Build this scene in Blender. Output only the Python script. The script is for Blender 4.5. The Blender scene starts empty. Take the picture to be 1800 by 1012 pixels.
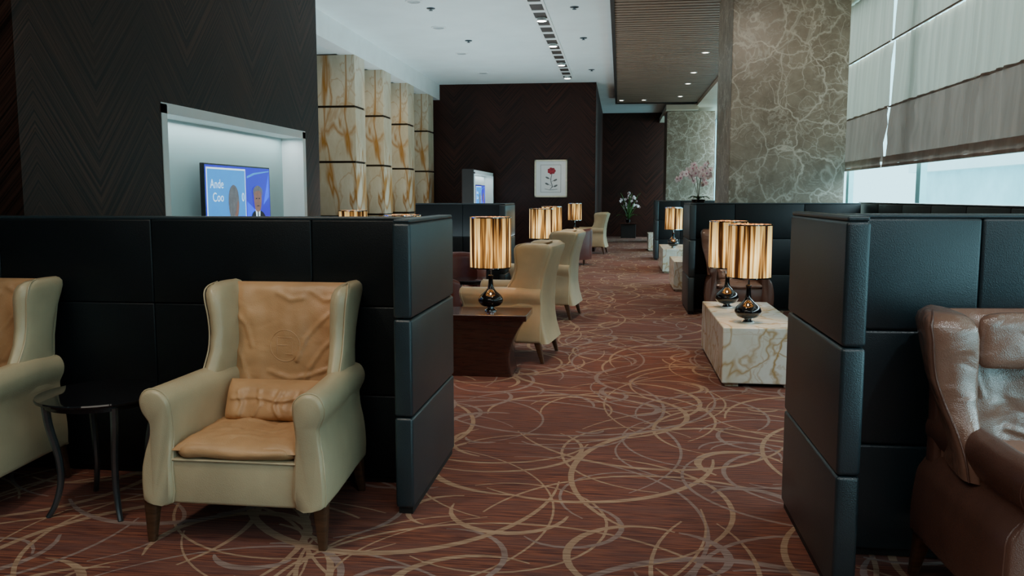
import bpy, bmesh, math, random
from mathutils import Vector, Matrix, noise
from mathutils.bvhtree import BVHTree
random.seed(7)
S = bpy.context.scene
COL = S.collection
PI = math.pi
R = math.radians

# ------------------------------------------------------------------ materials
class NT:
    def __init__(s, name):
        s.m = bpy.data.materials.new(name); s.m.use_nodes = True
        s.t = s.m.node_tree; s.b = s.t.nodes['Principled BSDF']; s.out = s.t.nodes['Material Output']
    def n(s, typ, **k):
        nd = s.t.nodes.new(typ)
        for a, v in k.items():
            if a.startswith('i_'):
                key = a[2:]
                key = int(key) if key.isdigit() else key.replace('_', ' ')
                s.put(nd.inputs[key], v)
            else: setattr(nd, a, v)
        return nd
    def put(s, sock, v):
        if isinstance(v, bpy.types.NodeSocket): s.t.links.new(v, sock)
        else: sock.default_value = v
    def math(s, op, a, b=0.0, c=None):
        nd = s.t.nodes.new('ShaderNodeMath'); nd.operation = op
        s.put(nd.inputs[0], a); s.put(nd.inputs[1], b)
        if c is not None: s.put(nd.inputs[2], c)
        return nd.outputs[0]
    def mix(s, f, a, b):
        nd = s.t.nodes.new('ShaderNodeMix'); nd.data_type = 'RGBA'
        s.put(nd.inputs[0], f); s.put(nd.inputs[6], a); s.put(nd.inputs[7], b)
        return nd.outputs[2]
    def ramp(s, f, stops):
        nd = s.t.nodes.new('ShaderNodeValToRGB'); s.put(nd.inputs[0], f)
        el = nd.color_ramp.elements
        while len(el) < len(stops): el.new(0.5)
        for e, (p, c) in zip(el, stops): e.position = p; e.color = c
        return nd.outputs[0]
    def coord(s, scale=(1, 1, 1), kind='Object'):
        tc = s.t.nodes.new('ShaderNodeTexCoord')
        mp = s.t.nodes.new('ShaderNodeMapping'); mp.inputs['Scale'].default_value = scale
        s.t.links.new(tc.outputs[kind], mp.inputs['Vector'])
        return mp.outputs[0]
    def noise(s, vec, scale, detail=4, rough=.55):
        nd = s.n('ShaderNodeTexNoise', i_Vector=vec, i_Scale=scale, i_Detail=detail, i_Roughness=rough)
        return nd.outputs[0]
    def bump(s, h, strength=.3, dist=.01):
        nd = s.n('ShaderNodeBump', i_Height=h, i_Strength=strength, i_Distance=dist)
        s.t.links.new(nd.outputs[0], s.b.inputs['Normal'])
def c4(c): return (c[0], c[1], c[2], 1)
def dim(c, k): return (c[0]*k, c[1]*k, c[2]*k, 1)

def plain(name, col, rough=.5, metal=0, var=.25, scale=8, stretch=(1, 1, 1), bump=0, emit=0, coat=0):
    s = NT(name); v = s.coord(stretch); nz = s.noise(v, scale)
    f = s.ramp(nz, [(.3, (0, 0, 0, 1)), (.7, (1, 1, 1, 1))])
    s.put(s.b.inputs['Base Color'], s.mix(f, dim(col, 1-var), dim(col, 1+var*.5)))
    s.b.inputs['Roughness'].default_value = rough; s.b.inputs['Metallic'].default_value = metal
    if coat: s.b.inputs['Coat Weight'].default_value = coat
    if bump: s.bump(nz, bump, .01)
    if emit:
        s.b.inputs['Emission Color'].default_value = c4(col); s.b.inputs['Emission Strength'].default_value = emit
    return s.m

def leather(name, col, rough=.42, wrinkle=.5, grain=.15, wscale=7, stretch=(1, 1, 1), spec=.5):
    s = NT(name); v = s.coord(); v2 = s.coord(stretch)
    big = s.noise(v, 3.5, 3)
    w = s.n('ShaderNodeTexNoise', i_Vector=v2, i_Scale=wscale, i_Detail=1.5, i_Distortion=.7).outputs[0]
    g = s.n('ShaderNodeTexVoronoi', i_Vector=v, i_Scale=260).outputs[0]
    f = s.ramp(big, [(.3, (0, 0, 0, 1)), (.7, (1, 1, 1, 1))])
    s.put(s.b.inputs['Base Color'], s.mix(f, dim(col, .82), dim(col, 1.1)))
    s.b.inputs['Roughness'].default_value = rough
    s.b.inputs['Specular IOR Level'].default_value = spec
    h = s.math('ADD', s.math('MULTIPLY', w, wrinkle*7), s.math('MULTIPLY', g, grain))
    s.bump(h, .4, .014)
    return s.m

def marble(name, base1, base2, vein, scale=1.3, thin=.05, rough=.2, warp=.5, scale2=3.3, v2=.5, ridged=0, rs=2.0, lo=.12, am1=.7, am2=.45, stretch=(1, 1, 1)):
    s = NT(name); v = s.coord(stretch)
    nz = s.n('ShaderNodeTexNoise', i_Vector=v, i_Scale=scale*1.4, i_Detail=5)
    add = s.n('ShaderNodeVectorMath', operation='MULTIPLY_ADD')
    s.put(add.inputs[0], nz.outputs['Color']); add.inputs[1].default_value = (warp,)*3; s.put(add.inputs[2], v)
    def vein_f(sc, th):
        d = s.n('ShaderNodeTexVoronoi', feature='DISTANCE_TO_EDGE', i_Vector=add.outputs[0], i_Scale=sc).outputs[0]
        return s.ramp(d, [(0, (1, 1, 1, 1)), (th, (0, 0, 0, 1))])
    a = vein_f(scale, thin); b = vein_f(scale2, thin)
    msk = s.ramp(s.noise(v, scale*1.1, 2), [(.40, (0, 0, 0, 1)), (.60, (1, 1, 1, 1))])
    if ridged:
        msk0 = s.ramp(s.noise(v, 1.7, 2), [(.35, (lo, lo, lo, 1)), (.6, (1, 1, 1, 1))])
        a = s.math('MULTIPLY', a, msk0)
    vv = s.math('MAXIMUM', a, s.math('MULTIPLY', s.math('MULTIPLY', b, v2), msk))
    if ridged:
        for k, (sc, th, am) in enumerate(((rs, .014, am1), (rs*2.3, .016, am2))):
            q = s.n('ShaderNodeTexNoise', i_Vector=s.coord((stretch[0], stretch[1], stretch[2]*(1.0+.3*k))), i_Scale=sc, i_Detail=4, i_Distortion=.9).outputs[0]
            q = s.math('ABSOLUTE', s.math('SUBTRACT', q, .5+.03*k))
            vv = s.math('MAXIMUM', vv, s.math('MULTIPLY', s.ramp(q, [(0, (1, 1, 1, 1)), (th, (0, 0, 0, 1))]), am))
    cl = s.ramp(s.noise(v, scale*2.2, 6, .65), [(.35, c4(base1)), (.65, c4(base2))])
    s.put(s.b.inputs['Base Color'], s.mix(vv, cl, c4(vein)))
    s.b.inputs['Roughness'].default_value = rough
    return s.m

def wood_wall(name, dark, light):
    s = NT(name); tc = s.n('ShaderNodeTexCoord')
    sp = s.n('ShaderNodeSeparateXYZ', i_Vector=tc.outputs['Object'])
    h = s.math('ADD', sp.outputs[0], sp.outputs[1])
    pp = s.math('PINGPONG', h, .62)
    q = s.math('ADD', s.math('MULTIPLY', sp.outputs[2], 1.0), s.math('MULTIPLY', pp, 1.1))
    cb = s.n('ShaderNodeCombineXYZ', i_X=s.math('MULTIPLY', q, 45.0), i_Y=s.math('MULTIPLY', h, .8))
    nz = s.noise(cb.outputs[0], 1.0, 3)
    big = s.noise(tc.outputs['Object'], .8, 2)
    f = s.ramp(nz, [(.4, (0, 0, 0, 1)), (.62, (1, 1, 1, 1))])
    f = s.math('MULTIPLY', f, s.math('MULTIPLY', big, 1.7))
    s.put(s.b.inputs['Base Color'], s.mix(f, c4(dark), c4(light)))
    s.b.inputs['Roughness'].default_value = .5
    s.b.inputs['Specular IOR Level'].default_value = .22
    s.bump(nz, .15, .004)
    return s.m

def carpet_mat(name, a, b, c):
    s = NT(name); v = s.coord()
    st = s.noise(s.coord((5, 75, 1)), 1.0, 3)
    st2 = s.noise(s.coord((1.6, 16, 1)), 1.0, 3)
    big = s.noise(v, .7, 3)
    f = s.ramp(st, [(.40, (0, 0, 0, 1)), (.60, (1, 1, 1, 1))])
    base = s.mix(f, c4(a), c4(b))
    f2 = s.ramp(st2, [(.42, (0, 0, 0, 1)), (.6, (1, 1, 1, 1))])
    base = s.mix(s.math('MULTIPLY', f2, .6), base, c4(c))
    base = s.mix(s.math('MULTIPLY', s.ramp(big, [(.4, (0, 0, 0, 1)), (.65, (1, 1, 1, 1))]), .4), base, dim(c, .8))
    s.put(s.b.inputs['Base Color'], base)
    s.b.inputs['Roughness'].default_value = .92
    s.bump(s.noise(v, 260, 2), .5, .004)
    return s.m

def shade_mat(name):
    s = NT(name); v = s.coord((28, 28, .9))
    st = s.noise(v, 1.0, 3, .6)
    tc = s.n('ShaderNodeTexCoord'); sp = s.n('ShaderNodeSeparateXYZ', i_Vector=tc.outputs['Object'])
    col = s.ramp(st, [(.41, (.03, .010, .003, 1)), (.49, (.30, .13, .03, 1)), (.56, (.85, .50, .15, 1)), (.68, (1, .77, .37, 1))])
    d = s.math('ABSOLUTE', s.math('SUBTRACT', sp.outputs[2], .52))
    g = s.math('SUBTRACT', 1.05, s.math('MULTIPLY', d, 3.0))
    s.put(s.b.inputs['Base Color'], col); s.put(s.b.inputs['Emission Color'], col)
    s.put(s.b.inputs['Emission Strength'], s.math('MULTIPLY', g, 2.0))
    s.b.inputs['Roughness'].default_value = .85
    s.b.inputs['Specular IOR Level'].default_value = .2
    s.bump(st, .4, .01)
    return s.m

def blind_mat(name, col, trans=.5):
    s = NT(name); v = s.coord((1, 60, 1.5))
    nz = s.noise(v, 1.0, 3)
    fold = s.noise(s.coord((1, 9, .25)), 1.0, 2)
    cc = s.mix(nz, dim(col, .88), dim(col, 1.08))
    cc = s.mix(s.ramp(fold, [(.35, (0, 0, 0, 1)), (.65, (1, 1, 1, 1))]), cc, dim(col, .78))  # fold shading painted into the cloth colour as darker streaks
    s.put(s.b.inputs['Base Color'], cc); s.b.inputs['Roughness'].default_value = .9
    tr = s.n('ShaderNodeBsdfTranslucent', i_Color=cc)
    mx = s.n('ShaderNodeMixShader'); mx.inputs[0].default_value = trans
    s.t.links.new(s.b.outputs[0], mx.inputs[1]); s.t.links.new(tr.outputs[0], mx.inputs[2])
    s.t.links.new(mx.outputs[0], s.out.inputs[0])
    return s.m

M = dict(
 cream=leather('cream_leather', (.56, .455, .285), .34, .03, .08, 4),
 tan=leather('tan_leather', (.55, .31, .15), .40, .22, .10, 8, (1, 1, 1.4), .5),
 brown=leather('brown_leather', (.25, .13, .09), .20, .50, .12, 7, (1, 1, 1.3), 1.0),
 brown_out=leather('brown_leather_smooth', (.13, .058, .040), .26, .08, .12, 5, (1, 1, 1), .8),
 maroon=leather('maroon_leather', (.12, .026, .018), .33, .1, .1, 6),
 black_leather=leather('black_leather', (.014, .029, .037), .37, .02, .10, 2.5, (1, 1, 1), .8),  # cool window light is tinted into this copy of the leather
 black_leather_shade=leather('black_leather_shaded', (.005, .008, .010), .42, .02, .10, 2.5, (1, 1, 1), .35),  # same leather, darkened in colour for panels in shade
 dark_wood=plain('dark_wood', (.05, .015, .01), .22, 0, .4, 3, (2, 2, 18), 0, 0, .4),
 leg_wood=plain('leg_wood', (.09, .04, .02), .35, 0, .4, 4, (3, 3, 20)),
 black_gloss=plain('black_gloss', (.006, .006, .007), .06, 0, .3, 5),
 black_glass=plain('black_glass', (.008, .008, .01), .05, 0, .3, 3),
 steel=plain('dark_steel', (.16, .2, .23), .28, .9, .2, 10),
 chrome=plain('chrome', (.75, .77, .8), .12, 1, .1, 10),
 white=plain('white_paint', (.84, .90, .9), .45, 0, .05, 3),
 ceil=plain('ceiling_paint', (.80, .89, .90), .7, 0, .05, 1.5),
 niche=plain('niche_paint', (.44, .60, .60), .35, 0, .05, 1.5),
 cream_paint=plain('cream_paint', (.7, .62, .48), .5, 0, .06, 2),
 dark_paint=plain('dark_paint', (.012, .009, .008), .6, 0, .3, 4),
 slat=plain('ceiling_slat_wood', (.26, .19, .14), .5, 0, .35, 2, (1, 20, 1)),
 slat_back=plain('ceiling_slat_gap', (.05, .035, .028), .6, 0, .3, 3),
 wall=wood_wall('chevron_veneer', (.008, .004, .003), (.060, .026, .017)),
 wall_red_lit=wood_wall('chevron_veneer_red_lit', (.010, .004, .003), (.050, .014, .008)),  # same veneer with the far walls' reddish glow put into its colour
 marble=marble('brown_vein_marble', (.20, .155, .105), (.32, .265, .195), (.64, .59, .49), 2.0, .034, .34, .5, 4.2, .8, 1, 1.7, .5, .45, .3),
 onyx=marble('golden_onyx', (.47, .38, .25), (.64, .57, .44), (.36, .155, .025), .75, .030, .3, .9, 1.7, .6, 1, .62, .5, 1.0, .45, (1, 1, .38)),
 wmarble=marble('white_onyx', (.72, .72, .60), (.88, .91, .87), (.48, .30, .08), 1.1, .026, .18, 1.1, 2.6, .8, 1, 1.0, .5, .8, .35),
 bronze=plain('bronze_band', (.05, .035, .02), .3, .7, .2, 6),
 shade=shade_mat('striped_gold_shade'),
 blind=blind_mat('blind_cloth', (.53, .48, .395), .17),
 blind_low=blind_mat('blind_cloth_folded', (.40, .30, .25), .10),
 carpet=carpet_mat('rust_carpet', (.065, .013, .009), (.245, .072, .036), (.14, .052, .041)),
 swirl_a=carpet_mat('tan_swirl', (.21, .11, .065), (.44, .295, .19), (.32, .20, .13)),
 swirl_b=carpet_mat('mauve_swirl', (.14, .078, .065), (.33, .23, .195), (.24, .16, .14)),
 frame_gold=plain('champagne_frame', (.72, .66, .5), .35, .3, .15, 12),
 paper=plain('paper', (.82, .82, .80), .8, 0, .04, 4),
 art_line=plain('art_line', (.16, .17, .17), .8, 0, .3, 20),
 rose=plain('rose_red', (.40, .012, .03), .6, 0, .7, 30),
 petal=plain('orchid_petal', (.84, .76, .78), .5, 0, .08, 25),
 petal2=plain('orchid_lip', (.55, .2, .32), .5, 0, .2, 25),
 leaf=plain('leaf', (.05, .13, .035), .4, 0, .4, 8),
 stem=plain('stem', (.08, .08, .04), .5, 0, .3, 8),
 glow=plain('lamp_glow', (1, .93, .8), .5, 0, 0, 2, emit=18),
 frame_metal=plain('window_metal', (.30, .72, .78), .4, .1, .1, 5),
 tv_body=plain('tv_body', (.01, .01, .012), .25, 0, .2, 5),
 scr_blue=plain('screen_blue', (.008, .05, .70), .3, 0, .6, 3, emit=2.2),
 scr_deep=plain('screen_deep_blue', (.015, .01, .40), .3, 0, .6, 4, emit=1.8),
 scr_light=plain('screen_light_blue', (.02, .22, .62), .3, 0, .5, 3, emit=1.5),
 scr_white=plain('screen_white', (.6, .85, .98), .3, 0, .05, 5, emit=1.4),
 scr_suit=plain('screen_suit', (.012, .02, .05), .4, 0, .3, 8, emit=.2),
 scr_skin=plain('screen_skin', (.38, .20, .16), .4, 0, .25, 14, emit=.5),
 scr_hair=plain('screen_hair', (.24, .24, .27), .4, 0, .4, 18, emit=.4),
 grille=plain('speaker_grille', (.5, .56, .58), .6),
 far_glass=plain('far_building_glass', (.50, .84, .90), .4, 0, .2, .3),
 far_roof=plain('far_building_roof', (.95, .97, .97), .6, 0, .05, .3),
 apron=plain('outdoor_concrete', (.6, .65, .65), .8, 0, .1, .3),
)

# ------------------------------------------------------------------ mesh helpers
class MB:
    def __init__(s): s.bm = bmesh.new()
    def _merge(s, t):
        me = bpy.data.meshes.new('tmp'); t.to_mesh(me); t.free()
        s.bm.from_mesh(me); bpy.data.meshes.remove(me)
    def box(s, x0, x1, y0, y1, z0, z1, bev=0, seg=2, mi=0):
        t = bmesh.new(); bmesh.ops.create_cube(t, size=1)
        for v in t.verts:
            v.co = Vector(((x0+x1)/2+v.co.x*(x1-x0), (y0+y1)/2+v.co.y*(y1-y0), (z0+z1)/2+v.co.z*(z1-z0)))
        if bev: bmesh.ops.bevel(t, geom=t.edges[:], offset=bev, segments=seg, affect='EDGES', profile=.5)
        for f in t.faces: f.material_index = mi
        s._merge(t); return s
    def loft(s, rings, cap=True, closed=True, mi=0):
        bm = s.bm; vs = [[bm.verts.new(p) for p in r] for r in rings]
        n = len(rings[0])
        for a, b in zip(vs[:-1], vs[1:]):
            for i in range(n if closed else n-1):
                j = (i+1) % n
                f = bm.faces.new((a[i], a[j], b[j], b[i])); f.material_index = mi
        if cap:
            for r in (list(reversed(vs[0])), vs[-1]):
                f = bm.faces.new(r); f.material_index = mi
        return s
    def lathe(s, prof, c=(0, 0, 0), seg=32, cap=True, mi=0):
        return s.loft([[(c[0]+r*math.cos(2*PI*i/seg), c[1]+r*math.sin(2*PI*i/seg), c[2]+z) for i in range(seg)] for r, z in prof], cap, mi=mi)
    def tube(s, pts, rad, seg=10, sq=1.0, mi=0):
        pts = [Vector(p) for p in pts]; rings = []
        if not isinstance(rad, (list, tuple)): rad = [rad]*len(pts)
        up = None
        for i, p in enumerate(pts):
            d = (pts[min(i+1, len(pts)-1)]-pts[max(i-1, 0)]).normalized()
            if up is None:
                up = Vector((0, 0, 1)) if abs(d.z) < .9 else Vector((1, 0, 0))
            a = d.cross(up).normalized(); b = a.cross(d).normalized(); up = b
            rings.append([p+(a*math.cos(2*PI*k/seg)+b*math.sin(2*PI*k/seg)*sq)*rad[i] for k in range(seg)])
        return s.loft(rings, mi=mi)
    def cushion(s, c, a, b, t, e2=.28, e1=.65, rot=None, nu=48, nv=20, nz=.006, seed=0, fr=9):
        def pw(x, e): return math.copysign(abs(x)**e, x)
        rings = []
        for j in range(1, nv):
            v = -PI/2+PI*j/nv; cv = pw(math.cos(v), e1); sv = pw(math.sin(v), 1.0)
            ring = []
            for i in range(nu):
                u = 2*PI*i/nu
                p = Vector((a*cv*pw(math.cos(u), e2), b*cv*pw(math.sin(u), e2), t*sv))
                p += Vector((0, 0, 1))*noise.noise(p*fr+Vector((seed, 0, 0)))*nz*1.6
                p += p.normalized()*noise.noise(p*fr*2+Vector((0, seed, 0)))*nz
                ring.append(p)
            rings.append(ring)
        Mx = Matrix.Translation(c) @ (rot.to_4x4() if rot else Matrix())
        return s.loft([[Mx @ p for p in r] for r in rings])
    def pad(s, a, b, fn, folds=(), nu=70, nv=80, t=.05, seed=0, amp=.006, w=.012, e=6):
        """soft padded surface over u in -a..a, v in -b..b; fn(u, v, h) gives the point"""
        def seg_d(p, q, r):
            d = r-q; L = max(1e-9, d.length_squared); k = max(0, min(1, (p-q).dot(d)/L)); return (p-(q+d*k)).length
        rows = []
        FS = [[Vector(q) for q in f] for f in folds]
        for j in range(nv+1):
            vv = -1+2*j/nv
            row = []
            for i in range(nu+1):
                uu = -1+2*i/nu
                h = t*max(0, (1-abs(uu)**e))**.5*max(0, (1-abs(vv)**e))**.5
                P = Vector((uu*a, vv*b))
                h += .35*t*noise.noise(Vector((P.x*6, P.y*6, seed)))*(h/t) + .12*t*noise.noise(Vector((P.x*16, P.y*11, seed+5)))*(h/t)
                for f in FS:
                    d = min(seg_d(P, q, r) for q, r in zip(f[:-1], f[1:]))
                    if d < .06: h += (amp*math.exp(-(d/w)**2)-.55*amp*math.exp(-(d/(w*2.3))**2))*(h/t)
                row.append(fn(P.x, P.y, h))
            rows.append(row)
        return s.loft(rows, False, False)
    def poly(s, pts, mi=0):
        f = s.bm.faces.new([s.bm.verts.new(p) for p in pts]); f.material_index = mi; return s
    def build(s, name, mats, parent=None, smooth=False, ang=40):
        bmesh.ops.recalc_face_normals(s.bm, faces=s.bm.faces)
        me = bpy.data.meshes.new(name); s.bm.to_mesh(me); s.bm.free()
        for m in (mats if isinstance(mats, list) else [mats]): me.materials.append(m)
        if smooth:
            me.polygons.foreach_set('use_smooth', [True]*len(me.polygons))
            me.set_sharp_from_angle(angle=R(ang))
        o = bpy.data.objects.new(name, me); COL.objects.link(o); o.parent = parent
        return o
def spline(cp, n=4, closed=True):
    out = []; N = len(cp); cp = [Vector(p) for p in cp]
    for i in range(N if closed else N-1):
        if closed: p0, p1, p2, p3 = cp[i-1], cp[i], cp[(i+1) % N], cp[(i+2) % N]
        else: p0, p1, p2, p3 = cp[max(i-1, 0)], cp[i], cp[i+1], cp[min(i+2, N-1)]
        for k in range(n):
            t = k/n
            out.append(.5*((2*p1)+(p2-p0)*t+(2*p0-5*p1+4*p2-p3)*t*t+(3*p1-p0-3*p2+p3)*t*t*t))
    if not closed: out.append(cp[-1])
    return out
def rrect(x0, x1, y0, y1, z, r=.3, n=6):
    cx, cy, a, b = (x0+x1)/2, (y0+y1)/2, abs(x1-x0)/2, abs(y1-y0)/2
    out = []
    for i in range(4*n):
        u = 2*PI*(i+.5)/(4*n); c, d = math.cos(u), math.sin(u)
        out.append(Vector((cx+a*math.copysign(abs(c)**r, c), cy+b*math.copysign(abs(d)**r, d), z)))
    return out

def thing(name, label, cat, loc=(0, 0, 0), rz=0, group=None):
    o = bpy.data.objects.new(name, None); COL.objects.link(o); o.empty_display_size = .1
    o.location = loc; o.rotation_euler = (0, 0, rz); o['label'] = label; o['category'] = cat
    if group: o['group'] = group
    return o
def struct(name, mb, m, parent=None, smooth=False):
    o = mb.build(name, m, parent, smooth); o['kind'] = 'structure'; return o
def dup(root, label, loc, rz=0, group=None):
    def cp(o, par):
        c = o.copy(); COL.objects.link(c); c.parent = par
        for ch in list(o.children): cp(ch, c)
        return c
    r = cp(root, None); r.location = loc; r.rotation_euler = (0, 0, rz); r['label'] = label
    if group: r['group'] = group
    return r

# ------------------------------------------------------------------ camera
H = 1.45
cam = bpy.data.cameras.new('camera'); co = bpy.data.objects.new('camera', cam); COL.objects.link(co)
co.location = (0, 0, H); co.rotation_euler = (R(90-6.2), 0, R(7.27))
cam.sensor_width = 36; cam.lens = 1480/1800*36; cam.clip_end = 200
S.camera = co

# ------------------------------------------------------------------ setting
XW = 3.3
fl = MB(); fl.poly([(-9, -3, 0), (XW, -3, 0), (XW, 31, 0), (-9, 31, 0)])
rnd = random.Random(5)
def ribbon(cx, cy, r0, r1, a0, sw, w, z, mi, asp=1.0):
    n = max(14, int(abs(sw)*max(r0, r1)*13)); L = []; Rr = []
    for k in range(n+1):
        t = k/n; r = r0+(r1-r0)*t; a = a0+sw*t
        ww = w*(math.sin(PI*min(1, t*.96+.04))**.8)*.5 + .0035
        L.append(fl.bm.verts.new((cx+(r-ww)*math.cos(a), cy+(r-ww)*math.sin(a)*asp, z)))
        Rr.append(fl.bm.verts.new((cx+(r+ww)*math.cos(a), cy+(r+ww)*math.sin(a)*asp, z)))
    for k in range(n):
        f = fl.bm.faces.new((L[k], Rr[k], Rr[k+1], L[k+1])); f.material_index = mi
zi = .0004
for gy in range(0, 30):
    for gx in range(-4, 3):
        if gy > 8 and gx < -3: continue
        for q in range(10):
            cx = gx+rnd.random(); cy = 1+gy+rnd.random(); r = rnd.uniform(.28, .95)
            if cx+r > XW: continue
            zi += .0000015
            sg = rnd.choice((-1, 1)); a0 = rnd.uniform(0, 2*PI)
            if q < 6:
                ribbon(cx, cy, r, r*rnd.uniform(.4, 1.45), a0, sg*rnd.uniform(1.8, 4.4), rnd.uniform(.004, .032), zi, rnd.choice((1, 1, 2)), rnd.uniform(.8, 1.25))
            else:
                r2 = rnd.uniform(.12, .42)
                ribbon(cx, cy, r2, r2*rnd.uniform(.35, 1.8), a0, sg*rnd.uniform(1.8, 3.8), rnd.uniform(.012, .044), zi, rnd.choice((1, 2, 2)))
struct('floor', fl, [M['carpet'], M['swirl_a'], M['swirl_b']])

ZC = 4.4
struct('ceiling', MB().box(-4.8, -.18, -3, 31, ZC, ZC+.1).box(-.18, XW, 26, 31, ZC, ZC+.1).box(-.18, XW, -3, 26, ZC+.1, ZC+.2), M['ceil'])
struct('ceiling_lowered', MB().box(-9, -5.1, -3, 31, 4.02, 4.12), M['ceil'])
struct('trim_1', MB().box(-5.1, -4.8, -3, 22.4, 4.0, 4.45), M['white'])
sl = MB()
y = 3.0
while y < 26:
    sl.box(-.12, 2.25, y, y+.13, 4.25, 4.31); y += .18
struct('ceiling_slats', sl, M['slat'])
struct('ceiling_backing', MB().box(-.12, 2.25, -3, 26, 4.33, 4.36), M['slat_back'])
struct('trim_2', MB().box(-.18, -.12, -3, 26.06, 4.22, 4.5).box(-.12, 2.3, 26, 26.06, 4.22, 4.5), M['dark_paint'])
struct('trim_3', MB().box(2.25, XW, -3, 31, 4.15, 4.3).box(1.35, 2.3, 26.2, 31, 4.05, 4.2), M['cream_paint'])

WX = -3.5
struct('wall_left', MB().box(-9, WX, 4.6, 6.17, 0, 4.02).box(-9, WX, 9.16, 9.6, 0, 4.02)
       .box(-9, WX, 6.17, 9.16, 0, .8).box(-9, WX, 6.17, 9.16, 2.16, 4.02), M['wall'])
struct('wall_left_upper', MB().box(-4.8, WX, 4.6, 9.6, 4.02, ZC), M['wall'])
struct('wall_niche', MB().box(-3.9, -3.74, 6.17, 9.16, .8, 2.16), M['niche'])
struct('trim_4', MB().box(-3.74, WX+.006, 6.17, 6.25, .8, 2.16).box(-3.74, WX+.006, 9.08, 9.16, .8, 2.16)
       .box(-3.74, WX+.006, 6.17, 9.16, 2.09, 2.17).box(-3.74, WX+.006, 6.17, 9.16, .8, .87), M['white'])
struct('wall_side', MB().box(-9.1, -9, -3, 31, 0, 4.1), M['wall'])
struct('wall_rear', MB().box(-9, XW+.2, -3.1, -3, 0, 4.6), M['wall'])
struct('wall_middle', MB().box(-9, -.65, 22.4, 31, 0, ZC), M['wall_red_lit'])
struct('wall_back', MB().box(-.65, XW, 30.7, 30.8, 0, 4.5), M['wall_red_lit'])
struct('wall_return', MB().box(-3.66, -3.3, 21.9, 22.38, 0, 2.07)
       .box(-3.54, -3.3, 19.0, 21.9, 0, .9).box(-3.58, -3.55, 19.0, 21.9, 0, 2.05), M['wall_red_lit'])
struct('trim_5', MB().box(-3.33, -3.28, 19.02, 19.09, .9, 2.0).box(-3.5, -3.28, 21.81, 21.9, .9, 2.05)
       .box(-3.5, -3.28, 19.02, 21.9, 1.97, 2.05).box(-3.54, -3.5, 19.02, 21.9, .9, 2.05), M['white'])
struct('wall_return_face', MB().box(-3.56, -3.30, 18.96, 19.02, 0, 2.07), M['dark_paint'])
struct('wall_right', MB().box(XW, XW+.15, -3, 31, 0, .35).box(XW, XW+.15, -3, 31, 4.15, 4.6), M['cream_paint'])
edges = [-3, -1.9, 1.1, 4.1, 7.1, 10.1, 13.1, 16.1, 19.1, 22.1, 25.1, 28.1, 31]
for i, (a, b) in enumerate(zip(edges[:-1], edges[1:])):
    w = MB().box(XW+.04, XW+.11, a, a+.07, .35, 4.15).box(XW+.04, XW+.11, b-.07, b, .35, 4.15)
    w.box(XW+.04, XW+.11, a+.07, b-.07, .35, .42).box(XW+.04, XW+.11, a+.07, b-.07, 4.08, 4.15).box(XW+.05, XW+.1, a+.07, b-.07, .98, 1.03)
    struct('window_%d' % (i+1), w, M['frame_metal'])
struct('ground', MB().box(XW+.4, 90, -20, 120, -4.2, -4), M['apron'])
t = thing('building', 'pale glass building with a sloping white roof outside the windows', 'building', (30, 34, -4))
MB().box(-5, 5, -26, 40, 0, 7.4).build('glass_wall', M['far_glass'], t)
rf = MB(); rf.loft([[(-6, -27, 7.4), (6, -27, 7.4), (6, -27, 10.2), (-6, -27, 7.9)], [(-6, 41, 7.4), (6, 41, 7.4), (6, 41, 13.5), (-6, 41, 9.2)]])
rf.build('roof', M['far_roof'], t)
def big_column(y0, y1, z1, label):
    t = thing('marble_column', label, 'column', (2.12, (y0+y1)/2, 0), 0, 'brown marble columns along the windows')
    d = (y1-y0)/2
    MB().box(-.72, .72, -d, d, .1, z1, .006, 1).build('shaft', M['marble'], t)
    MB().box(-.73, .73, -d-.01, d+.01, 0, .1).build('plinth', M['dark_paint'], t)
big_column(11.3, 12.9, 4.24, 'large brown veined marble column beside the window blinds, the nearest')
big_column(26.6, 28.2, 4.04, 'smaller looking distant brown veined marble column behind the orchid')
for i, (yy, lab) in enumerate([(15.1, 'onyx pillar with golden veins nearest the dark wall with the television'),
                 (16.95, 'second golden veined onyx pillar counted from the near television wall'),
                 (18.95, 'third golden veined onyx pillar counted from the near television wall'),
                 (21.0, 'farthest golden veined onyx pillar, beside the dark back wall')]):
    t = thing('onyx_pillar', lab, 'pillar', (-5.42, yy+.3, 0), 0, 'onyx pillars under the white beam')
    for k, (z0, z1) in enumerate([(0, 1.06), (1.1, 2.06), (2.1, 3.06), (3.1, 4.0)]):
        MB().box(-.62, .62, -.3, .3, z0, z1, .004, 1).build('stone_block', M['onyx'], t)
    for z in (1.06, 2.06, 3.06):
        MB().box(-.6, .6, -.28, .28, z, z+.04).build('metal_band', M['bronze'], t)

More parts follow.
